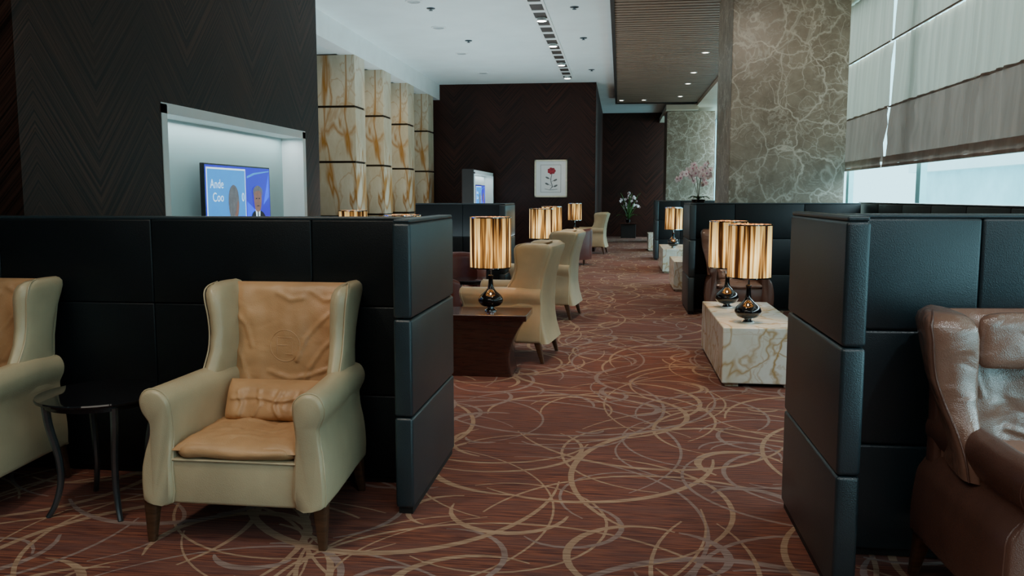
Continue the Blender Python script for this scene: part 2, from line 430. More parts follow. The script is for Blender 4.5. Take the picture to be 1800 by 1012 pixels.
# ------------------------------------------------------------------ blinds
def blind(y0, y1, label):
    t = thing('roman_blind', label, 'blind', (XW-.05, (y0+y1)/2, 0), 0, 'roman blinds on the windows')
    L = (y1-y0)/2; n = 80
    def sheet(z0, z1, dx0, dx1, amp, mz=3):
        rows = []
        for j in range(mz+1):
            t_ = j/mz; z = z0+(z1-z0)*t_
            rows.append([(-.005-(dx0+(dx1-dx0)*t_)-amp*abs(noise.noise(Vector((k*.33, j*.3, y0)))), -L+2*L*k/n, z+(.012*noise.noise(Vector((k*.15, 3, y0+z0))) if j == 0 else 0)) for k in range(n+1)])
        return rows
    for z0, z1 in ((2.52, 3.3), (3.3, 4.13)):
        MB().loft(sheet(z0, z1, .035, .0, .06), False, False).build('cloth', M['blind'], t, True)
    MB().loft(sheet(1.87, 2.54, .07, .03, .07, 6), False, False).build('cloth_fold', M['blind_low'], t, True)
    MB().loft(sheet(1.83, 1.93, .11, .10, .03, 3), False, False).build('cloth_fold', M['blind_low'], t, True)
    for z in (2.52, 3.3):
        MB().box(-.07, -.055, -L, L, z-.008, z+.008).build('batten', M['blind_low'], t)
    MB().box(-.12, -.085, -L, L, 1.80, 1.835, .005).build('bottom_bar', M['blind_low'], t)
blind(6.85, 10.76, 'wide pale roman blind at the right edge of the photo, right of the narrow gap')
blind(10.82, 14.75, 'pale roman blind beside the near marble column, left of the narrow gap')
blind(2.9, 6.79, 'pale roman blind nearest to the viewer, beyond the right edge')
blind(-1.1, 2.84, 'pale roman blind behind the viewer')
blind(14.81, 18.8, 'pale roman blind behind the near marble column')
blind(18.86, 26.0, 'pale roman blind ahead of the distant marble column')

# ------------------------------------------------------------------ partitions
def partition(label, xw, thick, yw0, yw1, yb, xs, dark=False, HP=1.36):
    t = thing('booth_partition', label, 'partition', (xw+thick/2, yw0, 0), 0, 'black leather booth partitions')
    ox, oy = xw+thick/2, yw0
    bm_ = M['black_leather_shade'] if dark else M['black_leather']
    zs = [.03, HP/3+.005, HP*2/3+.005, HP-.015]
    a, b = min(xw, xw+thick)-ox, max(xw, xw+thick)-ox
    for z0, z1 in zip(zs[:-1], zs[1:]):
        MB().box(a, b, 0, yw1-yw0, z0+.002, z1-.002, .014, 3).build('end_panel', M['black_leather'], t, True)
        for x0, x1 in zip(xs[:-1], xs[1:]):
            u, v = min(x0, x1)-ox, max(x0, x1)-ox
            MB().box(u+.001, v-.001, yb-oy, yb+.1-oy, z0+.001, z1-.001, .008 if dark else .012, 3).build('back_panel', bm_, t, True)
    u, v = min(xs)-ox, max(xs)-ox
    MB().box(a+.004, b-.004, .006, yw1-yw0-.006, HP-.017, HP, .006, 2).box(u, v, yb-oy+.006, yb+.094-oy, HP-.017, HP, .006, 2).build('top_rail', M['black_leather'], t)
    MB().box(a+.01, b-.01, .02, yw1-yw0-.02, 0, .03).box(u, v, yb-oy+.02, yb+.08-oy, 0, .03).build('plinth', M['dark_paint'], t)
partition('black leather booth partition behind the cream wing chairs, nearest on the left', -.915, -.085, 3.63, 4.59, 4.03, [-1.002, -1.52, -2.37, -3.22, -4.07, -4.9], True, 1.35)
partition('black leather booth partition behind the brown leather chair, nearest on the right', .772, .082, 3.01, 3.97, 3.43, [.856, 1.38, 2.23, 2.98], False, 1.383)
partition('black leather booth partition on the right, just beyond the veined stone block table', .845, .08, 10.5, 11.5, 11.0, [.927, 1.45, 2.3, 2.98], True, 1.37)
partition('black leather booth partition farthest along the right of the aisle', .80, .08, 19.5, 20.5, 20.0, [.882, 1.4, 2.25, 3.1], True)
partition('black leather booth partition in mid distance on the left, below the small television', -1.45, -.08, 10.7, 11.7, 11.2, [-1.532, -2.1, -2.75], True)
t = thing('booth_partition', 'long black leather partition running along under the windows at the right', 'partition', (3.06, 3.6, 0), 0, 'black leather booth partitions')
for k in range(9):
    for z0, z1 in ((.03, .46), (.46, .92), (.92, 1.365)):
        MB().box(-.05, .05, k*.85+.002, k*.85+.848, z0+.002, z1-.002, .013, 3).build('side_panel', M['black_leather_shade'], t, True)
MB().box(-.045, .045, 0, 7.65, 1.363, 1.38, .006, 2).build('top_rail', M['black_leather'], t)
MB().box(-.04, .04, .02, 7.63, 0, .03).build('plinth', M['dark_paint'], t)

# ------------------------------------------------------------------ wing chair
BACK_FOLDS = [[(.27, .22), (.17, .14), (.10, .06), (.06, -.04)], [(.28, .10), (.19, .02), (.12, -.08), (.10, -.16)], [(.28, -.02), (.22, -.10), (.17, -.20)],
              [(-.28, .06), (-.22, -.04), (-.18, -.16)], [(-.28, .20), (-.20, .12), (-.17, .02)], [(-.08, -.10), (.02, -.13), (.13, -.11), (.22, -.08)],
              [(-.14, -.17), (-.02, -.20), (.10, -.20)], [(-.26, -.12), (-.22, -.2), (-.2, -.27)], [(.12, .28), (.18, .24), (.26, .25)], [(-.05, .27), (.02, .24), (.08, .25)]]
SEAT_FOLDS = [[(-.25, .1), (-.12, .02), (.0, .03), (.12, .0)], [(.26, -.05), (.14, -.1), (.03, -.08)], [(-.26, -.08), (-.15, -.12), (-.04, -.11)], [(.25, .12), (.12, .12), (.02, .15)], [(-.1, -.2), (.05, -.17), (.2, -.19)]]
LUMB_FOLDS = [[(-.14, .05), (-.11, .0), (-.12, -.05)], [(-.04, .06), (-.02, .0), (-.05, -.05)], [(.07, .06), (.05, .0), (.08, -.05)], [(.15, .05), (.14, -.04)], [(-.17, .02), (-.05, .03), (.08, .02), (.17, .03)]]
def back_y(z): return .262+(z-.73)*.13
def wing_chair(label, mo, mi_, loc, rz=0, group=None, pillow=False, mark=False, mw=None, wflare=0.0, tuck=0.0):
    t = thing('wing_chair', label, 'armchair', loc, rz, group); mw = mw or mo
    sec = [(.268, .18), (.380, .18), (.396, .22), (.396, .30), (.386, .38), (.372, .44), (.366, .50), (.378, .53), (.394, .565), (.396, .61), (.370, .652), (.318, .658), (.274, .626), (.262, .574), (.266, .46), (.266, .34)]
    sec = [(x-(tuck if x > .3 and z > .45 else 0), z) for x, z in sec]
    sp = spline([(x, 0, z) for x, z in sec], 3)
    for sx in (-1, 1):
        rings = []
        for y, k, dz, dx in ((-.392, .80, 0, 0), (-.388, .90, 0, 0), (-.378, .965, 0, 0), (-.36, 1, 0, 0), (-.2, 1, .0, -.006), (0, 1, .004, -.022), (.15, .97, .01, -.034), (.33, .90, .0, -.04)):
            ring = []
            for p in sp:
                cx = .33; cz = .56 if p.z > .48 else p.z
                x = cx+(p.x-cx)*k+dx; z = cz+(p.z-cz)*k
                if p.z > .5: z += dz
                yy = y
                if y < -.3: yy += .03*max(0, 1-abs(p.z-.47)/.15)
                ring.append((sx*x, yy, z))
            rings.append(ring)
        arm = MB().loft(rings).build('arm', mo, t, True, 60)
        pp = [(sx*(.33+(p.x-.33)*.99), -.372+.03*max(0, 1-abs(p.z-.47)/.15), p.z) for p in sp]
        MB().tube(pp+[pp[0]], .004, 6).build('piping', mo, arm, True)
        zs =   [.50, .58, .66, .74, .82, .90, .96, 1.00, 1.025, 1.04, 1.048]
        lead = [-.06, -.03, .02, .07, .09, .09, .085, .09, .105, .135, .18]
        rear = [.31, .315, .325, .335, .35, .375, .395, .405, .405, .39, .365]
        fo = [0, .1, .3, .6, .9, 1, 1, 1, .9, .8, .7]
        xo =   [.338, .333, .329, .327, .329, .335, .343, .348, .346, .338, .325]
        xi =   [.270, .260, .252, .246, .243, .245, .250, .256, .266, .278, .295]
        xo = [a+wflare*b for a, b in zip(xo, fo)]; xi = [a-.2*wflare*b for a, b in zip(xi, fo)]
        rr = []
        for z, l, r_, o_, i_ in zip(zs, lead, rear, xo, xi):
            o2 = o_-wflare*.8-.006
            cp = [(i_+.008, l+.035), (i_+.03, l+.006), ((i_+o_)/2+.008, l), (o_-.008, l+.025), (o_, l+.06), ((o_+o2)/2, (l+r_)/2+.03), (o2-.008, r_-.03), ((i_+o2)/2, r_), (i_, r_-.04), (i_-.003, (l+r_)/2)]
            rr.append([(sx*p.x, p.y, z) for p in spline([(x, y, 0) for x, y in cp], 3)])
        wg = MB().loft(rr).build('wing', mw, t, True, 70)
        edge = [(sx*(o_-.004), l+.018, z) for z, l, o_ in zip(zs, lead, xo)]
        MB().tube(spline(edge, 3, False), .0035, 6).build('piping', mo, wg, True)
    zs = [.17, .3, .45, .6, .75, .9, .99, 1.02, 1.03]
    rear = [.40, .362, .338, .342, .362, .402, .434, .436, .41]
    fr = [.27, .25, .25, .26, .275, .295, .31, .325, .35]
    w = [.32, .315, .31, .305, .30, .30, .305, .30, .285]
    rings = []
    for z, r_, f, a in zip(zs, rear, fr, w): rings.append(rrect(-a, a, f, r_, z, .3, 8))
    MB().loft(rings).build('back_shell', mo, t, True, 60)
    bc = MB().pad(.288, .315, lambda u, v, h: (u, back_y(.725+v)+.012-h*1.25, .725+v-h*.1), BACK_FOLDS, t=.052, seed=3, amp=.0085, w=.012)
    bc = bc.build('back_cushion', mi_, t, True, 80)
    MB().box(-.28, .28, -.365, .34, .17, .365, .014, 3).build('seat_frame', mo, t, True)
    MB().tube([(-.28, -.366, .36), (0, -.368, .362), (.28, -.366, .36)], .0055, 6).build('piping', mo, t, True)
    sc = MB().cushion((0, -.105, .395), .275, .275, .052, .25, .55, seed=11, nz=.010, nu=72, nv=24)
    sc.pad(.268, .262, lambda u, v, h: (u, -.105+v, .400+h*1.15), SEAT_FOLDS, t=.048, seed=9, amp=.007, w=.013, e=5, nu=60, nv=60)
    sc.build('seat_cushion', mi_, t, True, 80)
    lc = MB().pad(.215, .085, lambda u, v, h: (u-.005, .065+v*.45-h*1.5, .52+v), LUMB_FOLDS, t=.07, seed=17, amp=.009, w=.010, e=3.5, nu=70, nv=36)
    lc.pad(.21, .085, lambda u, v, h: (u-.005, .065+v*.45+h, .52+v), t=.05, seed=2, e=3.5, nu=20, nv=12)
    lc.build('lumbar_cushion', mi_, t, True, 80)
    if pillow:
        MB().cushion((0, .165, .945), .22, .10, .042, .3, .5, Matrix.Rotation(R(82), 3, 'X'), seed=8, nz=.007).build('headrest_pillow', mi_, t, True, 80)
    if mark:
        me = bc.data; bvh = BVHTree.FromPolygons([v.co for v in me.vertices], [p.vertices for p in me.polygons])
        def onto(x, z):
            h = bvh.ray_cast(Vector((x, -1, z)), Vector((0, 1, 0)))[0]
            return (x, (h.y if h else .2)+.0008, z)
        def sub(pts, n=6): return [onto(a[0]+(b[0]-a[0])*k/n, a[1]+(b[1]-a[1])*k/n) for a, b in zip(pts[:-1], pts[1:]) for k in range(n)]+[onto(*pts[-1])]
        m = MB().tube([onto(.075*math.cos(a), .745+.075*math.sin(a)) for a in [2*PI*i/40 for i in range(41)]], .0026, 6)
        for sg in ([(-.04, .785), (.035, .785)], [(-.04, .785), (-.04, .705)], [(-.04, .747), (.015, .747)], [(.035, .765), (.035, .705), (.0, .705)]):
            m.tube(sub(sg), .0026, 6)
        m.build('embossed_mark', mi_, t, True)
    for x, y, dx, dy in ((-.368, -.352, -.006, -.006), (.368, -.352, .006, -.006), (-.31, .30, -.01, .05), (.31, .30, .01, .05)):
        MB().loft([rrect(x+dx-.015, x+dx+.015, y+dy-.015, y+dy+.015, 0, .3, 3), rrect(x-.03, x+.03, y-.03, y+.03, .19, .3, 3)]).build('leg', M['leg_wood'], t, True, 50)
    return t
gc = 'cream wing chairs'
ch = wing_chair('cream leather wing chair with tan cushions, whole, in front of the left black partition', M['cream'], M['tan'], (-1.57, 3.572, 0), 0, gc, mark=True)
dup(ch, 'cream leather wing chair cut by the left edge of the photo', (-3.15, 3.572, 0), 0, gc)
dup(ch, 'cream wing chair facing away from the aisle, right behind the flared dark lamp table', (-.96, 7.57, 0), -PI/2-.12, gc)
dup(ch, 'cream wing chair seen from behind at the aisle, second along', (-.87, 10.2, 0), -PI/2-.12, gc)
dup(ch, 'farthest small cream wing chair at the end of the aisle beside the dark wall', (-.70, 21.75, 0), -PI/2-.1, gc)
gb = 'brown wing chairs'
cb = wing_chair('brown leather wing chair with a headrest pillow, at the right edge of the photo', M['brown_out'], M['brown'], (1.495, 2.97, 0), R(6), gb, pillow=True, mw=M['brown'], wflare=.07, tuck=.045)
dup(cb, 'brown leather wing chair behind the two lamps on the stone block table', (1.41, 10.5, 0), 0, gb)

# tub chairs
def tub_chair(label, m, loc, rz, group):
    t = thing('tub_chair', label, 'armchair', loc, rz, group)
    top = lambda a: .76-.14*(abs(a)/R(125))**2
    prof = [(.27, 0), (.28, .9), (.30, 1.0), (.33, 1.02), (.36, 1.0), (.375, .92), (.365, 0)]
    n = 28; cols = []
    for i in range(n+1):
        a = R(-125)+R(250)*i/n; tz = top(a)
        cols.append([(r*math.sin(a), r*math.cos(a), .12+(tz-.12)*k) for r, k in prof])
    MB().loft(cols).build('back_shell', m, t, True, 60)
    MB().lathe([(.26, .12), (.275, .14), (.275, .34), (.26, .36)], seg=28).build('seat_base', m, t, True)
    MB().cushion((0, -.03, .40), .255, .25, .055, .6, .6, seed=2).build('seat_cushion', m, t, True, 80)
    for x, y in ((-.2, -.2), (.2, -.2), (-.2, .2), (.2, .2)):
        MB().lathe([(.012, 0), (.02, .13)], (x, y, 0), 10).build('leg', M['leg_wood'], t, True)
    return t
gt = 'maroon tub chairs'
tb = tub_chair('maroon leather tub chair right of the nearest lamp on the left', M['maroon'], (-1.18, 12.9, 0), PI, gt)
dup(tb, 'maroon leather tub chair partly hidden behind the end of the left partition', (-1.95, 9.9, 0), 0, gt)
dup(tb, 'dark tub chair at the aisle below the farthest lamp on the left', (-.95, 18.1, 0), -PI/2, gt)
dup(tb, 'maroon leather tub chair behind the near dark flared table, beside the round table', (-1.85, 8.25, 0), PI/2+.4, gt)

# ------------------------------------------------------------------ tables
def round_table(label, loc, group):
    t = thing('round_side_table', label, 'side table', loc, 0, group)
    MB().lathe([(.265, .528), (.278, .532), (.28, .54), (.276, .546), (.24, .548)], seg=48).build('tabletop', M['black_glass'], t, True, 30)
    MB().lathe([(.225, .505), (.245, .505), (.245, .528), (.225, .528)], seg=40).build('apron_ring', M['tv_body'], t, True, 30)
    for k in range(4):
        a = PI/4+k*PI/2; c, s_ = math.cos(a), math.sin(a)
        prof = [(.235, .52), (.225, .42), (.195, .28), (.19, .16), (.215, .06), (.25, 0)]
        pts = spline([(r*c, r*s_, z) for r, z in prof], 4, False)
        MB().tube(pts, [.019-.007*i/(len(pts)-1) for i in range(len(pts))], 8).build('leg', M['steel'], t, True)
    return t
rt = round_table('small round black glass table between the two cream wing chairs', (-2.38, 3.57, 0), 'small round tables')
dup(rt, 'small round dark table behind the near left partition, among the maroon chairs', (-1.60, 9.1, 0), 0, 'small round tables')

def flared_table(label, loc, group):
    t = thing('lamp_table', label, 'table', loc, 0, group)
    rr = []
    for i in range(13):
        k = i/12; z = .46*k
        w = .235+.02*(1-k)+.12*k**2.0-.035*math.sin(PI*k)
        rr.append(rrect(-w, w, -.2-.03*k*k, .2+.03*k*k, z, .08, 5))
    MB().loft(rr).build('pedestal', M['dark_wood'], t, True, 35)
    MB().box(-.375, .375, -.245, .245, .46, .51, .006, 2).build('tabletop', M['dark_wood'], t)
    return t
gl = 'dark flared lamp tables'
ft = flared_table('dark wooden flared lamp table nearest, just beyond the left partition', (-1.10, 6.82, 0), gl)
dup(ft, 'dark wooden flared lamp table beyond the second cream chair', (-1.08, 11.7, 0), 0, gl)
dup(ft, 'dark wooden flared lamp table under the dim third lamp on the left', (-1.13, 14.1, 0), 0, gl)
dup(ft, 'dark wooden flared lamp table in front of the back wall, farthest', (-1.12, 20.85, 0), 0, gl)
dup(ft, 'dark wooden flared lamp table hidden behind the near partition, beside the television wall', (-3.1, 9.9, 0), 0, gl)
dup(ft, 'dark wooden flared lamp table hidden behind the near partition, toward the tub chairs', (-2.0, 7.45, 0), 0, gl)

def block_table(label, loc, L, group):
    t = thing('stone_block_table', label, 'table', loc, 0, group)
    MB().box(-.3, .3, -L/2, L/2, .03, .46, .008, 2).build('block', M['wmarble'], t)
    for y in (-L/2+.12, L/2-.12):
        for x in (-.22, .22):
            MB().box(x-.05, x+.05, y-.08, y+.08, 0, .03).build('foot', M['wmarble'], t)
    return t
gs = 'white veined stone block tables'
bt = block_table('white stone block table with golden veins and two lamps, nearest on the right', (1.09, 7.3, 0), 1.64, gs)
dup(bt, 'white stone block table in mid distance beyond the second right partition', (1.12, 17.0, 0), 0, gs)
b2 = block_table('low stone block table just behind the second right partition', (1.13, 13.65, 0), 1.2, gs)
dup(b2, 'farthest white stone block table at the end of the aisle', (1.06, 23.2, 0), 0, gs)

# ------------------------------------------------------------------ lamps
def table_lamp(label, loc, group):
    t = thing('table_lamp', label, 'lamp', loc, 0, group)
    MB().lathe([(.05, 0), (.052, .008), (.03, .02), (.028, .035)], seg=28).build('foot', M['chrome'], t, True, 35)
    prof = [(.03, .03), (.075, .045), (.10, .075), (.102, .10), (.085, .13), (.05, .16), (.028, .19), (.02, .23), (.018, .275), (.022, .29), (.018, .30)]
    sp = spline([(r, 0, z) for r, z in prof], 3, False)
    MB().lathe([(p.x, p.z) for p in sp], seg=36).build('base', M['black_gloss'], t, True, 60)
    MB().lathe([(.008, .30), (.008, .42)], seg=12).build('socket_stem', M['chrome'], t, True)
    MB().cushion((0, 0, .55), .03, .03, .045, 1, 1, nz=0, nu=16, nv=10).build('bulb', M['glow'], t, True)
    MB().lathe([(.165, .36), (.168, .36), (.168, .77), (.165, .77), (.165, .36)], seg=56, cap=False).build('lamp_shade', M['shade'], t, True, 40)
    for z in (.355, .765):
        MB().lathe([(.163, z), (.170, z), (.170, z+.01), (.163, z+.01), (.163, z)], seg=56, cap=False).build('shade_rim', M['chrome'], t, True, 30)
    return t
glp = 'striped gold table lamps'
lamps = [(-1.05, 6.84, .51, 'lit lamp with striped gold shade on the near dark flared table'),
 (-1.08, 11.7, .51, 'lit striped lamp second on the left, above the maroon chairs'),
 (-1.13, 14.1, .51, 'dim striped lamp just behind the second lamp on the left'),
 (-1.10, 20.85, .51, 'small farthest striped lamp on the left, beside the framed picture'),
 (-3.17, 9.8, .51, 'lamp whose shade top shows above the left partition, under the television niche'),
 (-1.95, 7.45, .51, 'lamp whose shade top barely shows above the right end of the left partition'),
 (1.015, 6.78, .46, 'larger front lamp with striped shade on the near stone block table'),
 (.965, 7.7, .46, 'rear lamp with striped shade on the near stone block table'),
 (1.03, 16.5, .46, 'front one of the two small lamps on the distant stone block table'),
 (1.08, 17.45, .46, 'rear one of the two small lamps on the distant stone block table')]
l0 = None
for x, y, z, lab in lamps:
    if l0 is None: l0 = table_lamp(lab, (x, y, z), glp)
    else: dup(l0, lab, (x, y, z), random.uniform(0, 6), glp)
    ld = bpy.data.lights.new('bulb_light', 'POINT'); ld.energy = 13; ld.color = (1, .64, .31); ld.shadow_soft_size = .06
    lo = bpy.data.objects.new('bulb_light', ld); COL.objects.link(lo); lo.location = (x, y, z+.62)

# ------------------------------------------------------------------ televisions
def text_mesh(body, size, x, z, y, m, name, parent):
    cu = bpy.data.curves.new('t', 'FONT'); cu.body = body; cu.size = size; cu.extrude = 0; cu.space_character = 1.06
    ob = bpy.data.objects.new('t', cu); COL.objects.link(ob)
    dg = bpy.context.evaluated_depsgraph_get(); dg.update()
    me = bpy.data.meshes.new_from_object(ob.evaluated_get(dg)); bpy.data.objects.remove(ob)
    for v in me.vertices: v.co = Vector((x+v.co.x, y, z+v.co.y))
    me.materials.clear(); me.materials.append(m)
    o = bpy.data.objects.new(name, me); COL.objects.link(o); o.parent = parent
def closed_shape(cp, y, n=5, cx=0, k=1.0, cz=0, kz=1.0): return [(cx+(p.x-cx)*k, y, max(-.385, cz+(p.z-cz)*kz)) for p in spline([(x, 0, z) for x, z in cp], n)]
def television(label, loc, rz, group):
    t = thing('television', label, 'television', loc, rz, group)
    MB().box(-.7, .7, 0, .04, -.4, .4, .006, 2).build('case', M['tv_body'], t)
    MB().box(-.2, .2, .04, .09, -.15, .15).build('wall_bracket', M['tv_body'], t)
    sc = MB().poly([(-.685, -.001, -.385), (.685, -.001, -.385), (.685, -.001, .385), (-.685, -.001, .385)]).build('screen', M['scr_deep'], t)
    def q(x0, x1, z0, z1, y, m, nm='screen_picture'): MB().poly([(x0, y, z0), (x1, y, z0), (x1, y, z1), (x0, y, z1)]).build(nm, m, sc)
    q(-.665, .12, -.36, .365, -.002, M['scr_white']); q(-.650, .105, -.345, .35, -.003, M['scr_light'])
    q(-.650, .105, -.345, -.08, -.0032, M['scr_blue'])
    MB().poly(closed_shape([(.14, -.38), (.67, -.38), (.67, -.12), (.4, -.06), (.14, .06)], -.002, 1)).build('screen_picture', M['scr_blue'], sc)
    MB().poly(closed_shape([(.52, .02), (.66, .1), (.66, .34), (.60, .2)], -.0025, 1)).build('screen_picture', M['scr_blue'], sc)
    MB().poly(closed_shape([(.15, .28), (.33, .32), (.67, .355), (.67, .365), (.3, .335), (.15, .30)], -.0027, 1)).build('screen_picture', M['scr_light'], sc)
    text_mesh('Ande', .115, -.60, .18, -.004, M['scr_white'], 'screen_text', sc)
    text_mesh('Coo', .115, -.56, .06, -.004, M['scr_white'], 'screen_text', sc)
    text_mesh('0', .115, .025, .06, -.0045, M['scr_white'], 'screen_text', sc)
    A = dict(cx=-.15, k=1.7, cz=.22, kz=1.12)
    MB().poly(closed_shape([(-.31, -.385), (.0, -.385), (-.005, -.2), (-.04, -.10), (-.10, -.05), (-.20, -.05), (-.26, -.10), (-.30, -.2)], -.006, 4, **A)).build('screen_picture', M['scr_suit'], sc)
    MB().poly(closed_shape([(-.19, -.06), (-.11, -.06), (-.085, .06), (-.10, .17), (-.15, .215), (-.20, .17), (-.215, .06)], -.007, 4, **A)).build('screen_picture', M['scr_hair'], sc)
    MB().poly(closed_shape([(-.15, -.06), (-.11, -.05), (-.088, .04), (-.105, .08), (-.125, .0)], -.008, 4, **A)).build('screen_picture', M['scr_skin'], sc)
    B = dict(cx=.38, k=1.6, cz=.22, kz=1.12)
    MB().poly(closed_shape([(.25, -.385), (.545, -.385), (.535, -.15), (.48, -.05), (.42, -.01), (.33, -.01), (.28, -.06), (.245, -.18)], -.006, 4, **B)).build('screen_picture', M['scr_suit'], sc)
    MB().poly([(.36, -.0065, -.24), (.40, -.0065, -.24), (.435, -.0065, -.02), (.32, -.0065, -.02)]).build('screen_picture', M['scr_white'], sc)
    MB().poly([(.365, -.0068, -.24), (.395, -.0068, -.24), (.39, -.0068, -.04), (.365, -.0068, -.04)]).build('screen_picture', M['scr_suit'], sc)
    MB().poly(closed_shape([(.35, -.01), (.41, -.01), (.435, .07), (.43, .15), (.38, .19), (.33, .15), (.325, .07)], -.007, 4, **B)).build('screen_picture', M['scr_skin'], sc)
    MB().poly(closed_shape([(.32, .12), (.34, .16), (.42, .165), (.44, .12), (.445, .18), (.38, .215), (.315, .18)], -.008, 3, **B)).build('screen_picture', M['scr_hair'], sc)
    for x0, x1, z0, z1 in ((.33, .362, .080, .090), (.395, .427, .080, .090), (.35, .408, .008, .016)):
        q(x0, x1, z0, z1, -.0085, M['scr_suit'])
    return t
tv = television('flat television showing a blue news broadcast in the large white framed niche', (-3.6, 7.70, 1.345), PI/2, 'televisions in wall niches')
dup(tv, 'distant small television in the white framed niche by the dark back wall', (-3.40, 20.55, 1.33), PI/2, 'televisions in wall niches')

# ------------------------------------------------------------------ framed picture
t = thing('framed_picture', 'champagne framed drawing of a red rose on the dark back wall', 'picture', (-1.82, 22.36, 1.92))
f = MB(); W, Hh = .43, .49
for a in ((-W, W, Hh-.04, Hh), (-W, W, -Hh, -Hh+.04), (-W, -W+.04, -Hh, Hh), (W-.04, W, -Hh, Hh)):
    f.box(a[0], a[1], -.03, .03, a[2], a[3], .006, 2)
f.build('frame', M['frame_gold'], t)
MB().box(-W+.04, W-.04, -.005, .02, -Hh+.04, Hh-.04).build('mount', M['paper'], t)
dr = MB()
for a in ((-.27, .27, .352, .36), (-.27, .27, -.36, -.352), (-.27, -.262, -.36, .36), (.262, .27, -.36, .36)):
    dr.box(a[0], a[1], -.008, -.004, a[2], a[3])
dr.tube(spline([(.03, -.008, .12), (.0, -.008, -.05), (.04, -.008, -.2), (-.02, -.008, -.28)], 5, False), .009, 6)
for x, z in ((-.09, .02), (.12, -.04), (-.10, -.14), (.13, -.19)):
    dr.cushion((x, -.008, z), .055, .002, .024, 1, 1, Matrix.Rotation(R(-25 if x > 0 else 25), 3, 'Y'), nu=12, nv=8, nz=0)
    dr.tube([(x*.6, -.008, z-.01), (.015, -.008, z-.05)], .005, 6)
dr.tube([(-.16, -.008, -.27), (-.02, -.008, -.3), (.18, -.008, -.28)], .006, 6)
dr.build('drawing', M['art_line'], t)
rs = MB()
for k in range(7):
    a = 2*PI*k/7; rs.cushion((.02+.07*math.cos(a), -.008, .2+.055*math.sin(a)), .042, .002, .038, 1, 1, nu=14, nv=8, nz=0)
rs.cushion((.02, -.012, .2), .055, .003, .045, 1, 1, nu=14, nv=8, nz=0)
rs.build('rose', M['rose'], t, True)

# ------------------------------------------------------------------ orchids
def flower_mesh():
    mb = MB()
    for k in range(5):
        a = 2*PI*k/5+PI/2; L = .045 if k in (1, 4) else .04
        c, s_ = math.cos(a), math.sin(a)
        rings = []
        for j in range(5):
            t_ = j/4; w = .022*math.sin(PI*(.12+.8*t_)); r = .004+L*t_
            rings.append([(c*r-s_*w*q, -.006*math.sin(t_*PI)-.002*abs(q), s_*r+c*w*q) for q in (-1, 0, 1)])
        mb.loft(rings, False, False)
    n0 = len(mb.bm.faces)
    mb.cushion((0, -.012, -.004), .008, .012, .008, 1, 1, nu=8, nv=6, nz=0)
    mb.bm.faces.ensure_lookup_table()
    for f_ in mb.bm.faces[n0:]: f_.material_index = 1
    o = mb.build('flower', [M['petal'], M['petal2']], None, True); me = o.data; bpy.data.objects.remove(o); return me
FM = flower_mesh()
def orchid(label, loc, sc, stems, seed, group='potted orchids', step=2, lk=1.0, nl=7, rep=2):
    t = thing('potted_orchid', label, 'orchid', loc, 0, group); rd = random.Random(seed)
    MB().lathe([(.06, 0), (.075, .02), (.09, .10), (.095, .12), (.085, .12), (.075, .1)], seg=24).build('pot', M['black_gloss'], t, True, 40)
    for k in range(nl):
        a = k*2.4; L = rd.uniform(.14, .20)*lk; c, s_ = math.cos(a), math.sin(a)
        rr = []
        for j in range(7):
            q = j/6; w = .028*math.sin(PI*(.1+.88*q)); r = L*q; z = .11+.08*lk*math.sin(q*2.2)-.05*q+(.25*(lk-1)*q*(k % 3))
            rr.append([(c*r-s_*w*e, s_*r+c*w*e, z+.01*abs(e)) for e in (-1, 0, 1)])
        MB().loft(rr, False, False).build('leaf', M['leaf'], t, True)
    for dx, dy, hh in stems:
        pts = spline([(0, 0, .1), (dx*.12, dy*.12, hh*.55), (dx*.45, dy*.5, hh), (dx*.8, dy*.8, hh*1.02), (dx*1.1, dy*1.1, hh*.86)], 6, False)
        MB().tube(pts, .0035*sc, 6).build('stem', M['stem'], t, True)
        n = len(pts)
        for i in range(int(n*.4), n, step):
            for s2 in range(rep):
                p = pts[i]; o = bpy.data.objects.new('flower', FM); COL.objects.link(o); o.parent = t
                o.location = p+Vector((rd.uniform(-.035, .035), rd.uniform(-.05, .02), rd.uniform(-.04, .025)))
                o.rotation_euler = (rd.uniform(-.4, .4), rd.uniform(0, 6), rd.uniform(-.9, .9)); k = sc*rd.uniform(.75, 1.1); o.scale = (k, k, k)
    return t
MB_p = thing('plant_stand', 'black square plinth holding the pale orchid before the marble column', 'plinth', (1.14, 12.0, 0))
MB().box(-.12, .10, -.14, .14, .03, 1.26, .008, 2).build('column', M['dark_paint'], MB_p); MB().box(-.14, .12, -.16, .16, 1.26, 1.29, .004, 1).build('cap', M['dark_paint'], MB_p)
orchid('pale pink orchid in bloom standing beside the near marble column', (1.08, 12.0, 1.29), 1.15, [(-.27, -.05, .46), (.13, -.1, .56), (-.12, .05, .56), (.05, -.1, .42)], 4, step=2, rep=1)
st = thing('plant_stand', 'dark stand under the distant white orchid at the far end wall', 'plinth', (.30, 29.9, 0))
MB().box(-.26, .26, -.2, .2, .0, .50, .01, 2).build('column', M['dark_paint'], st); MB().box(-.3, .3, -.24, .24, .50, .54, .004, 1).build('cap', M['dark_wood'], st)
orchid('distant white and purple orchid arrangement against the far dark wall', (.30, 29.9, .54), 1.05, [(-.28, -.1, .80), (.28, -.1, .85), (0, -.1, .98), (-.15, .05, .6), (.35, 0, .6)], 9, step=3, lk=2.6, nl=22, rep=2)

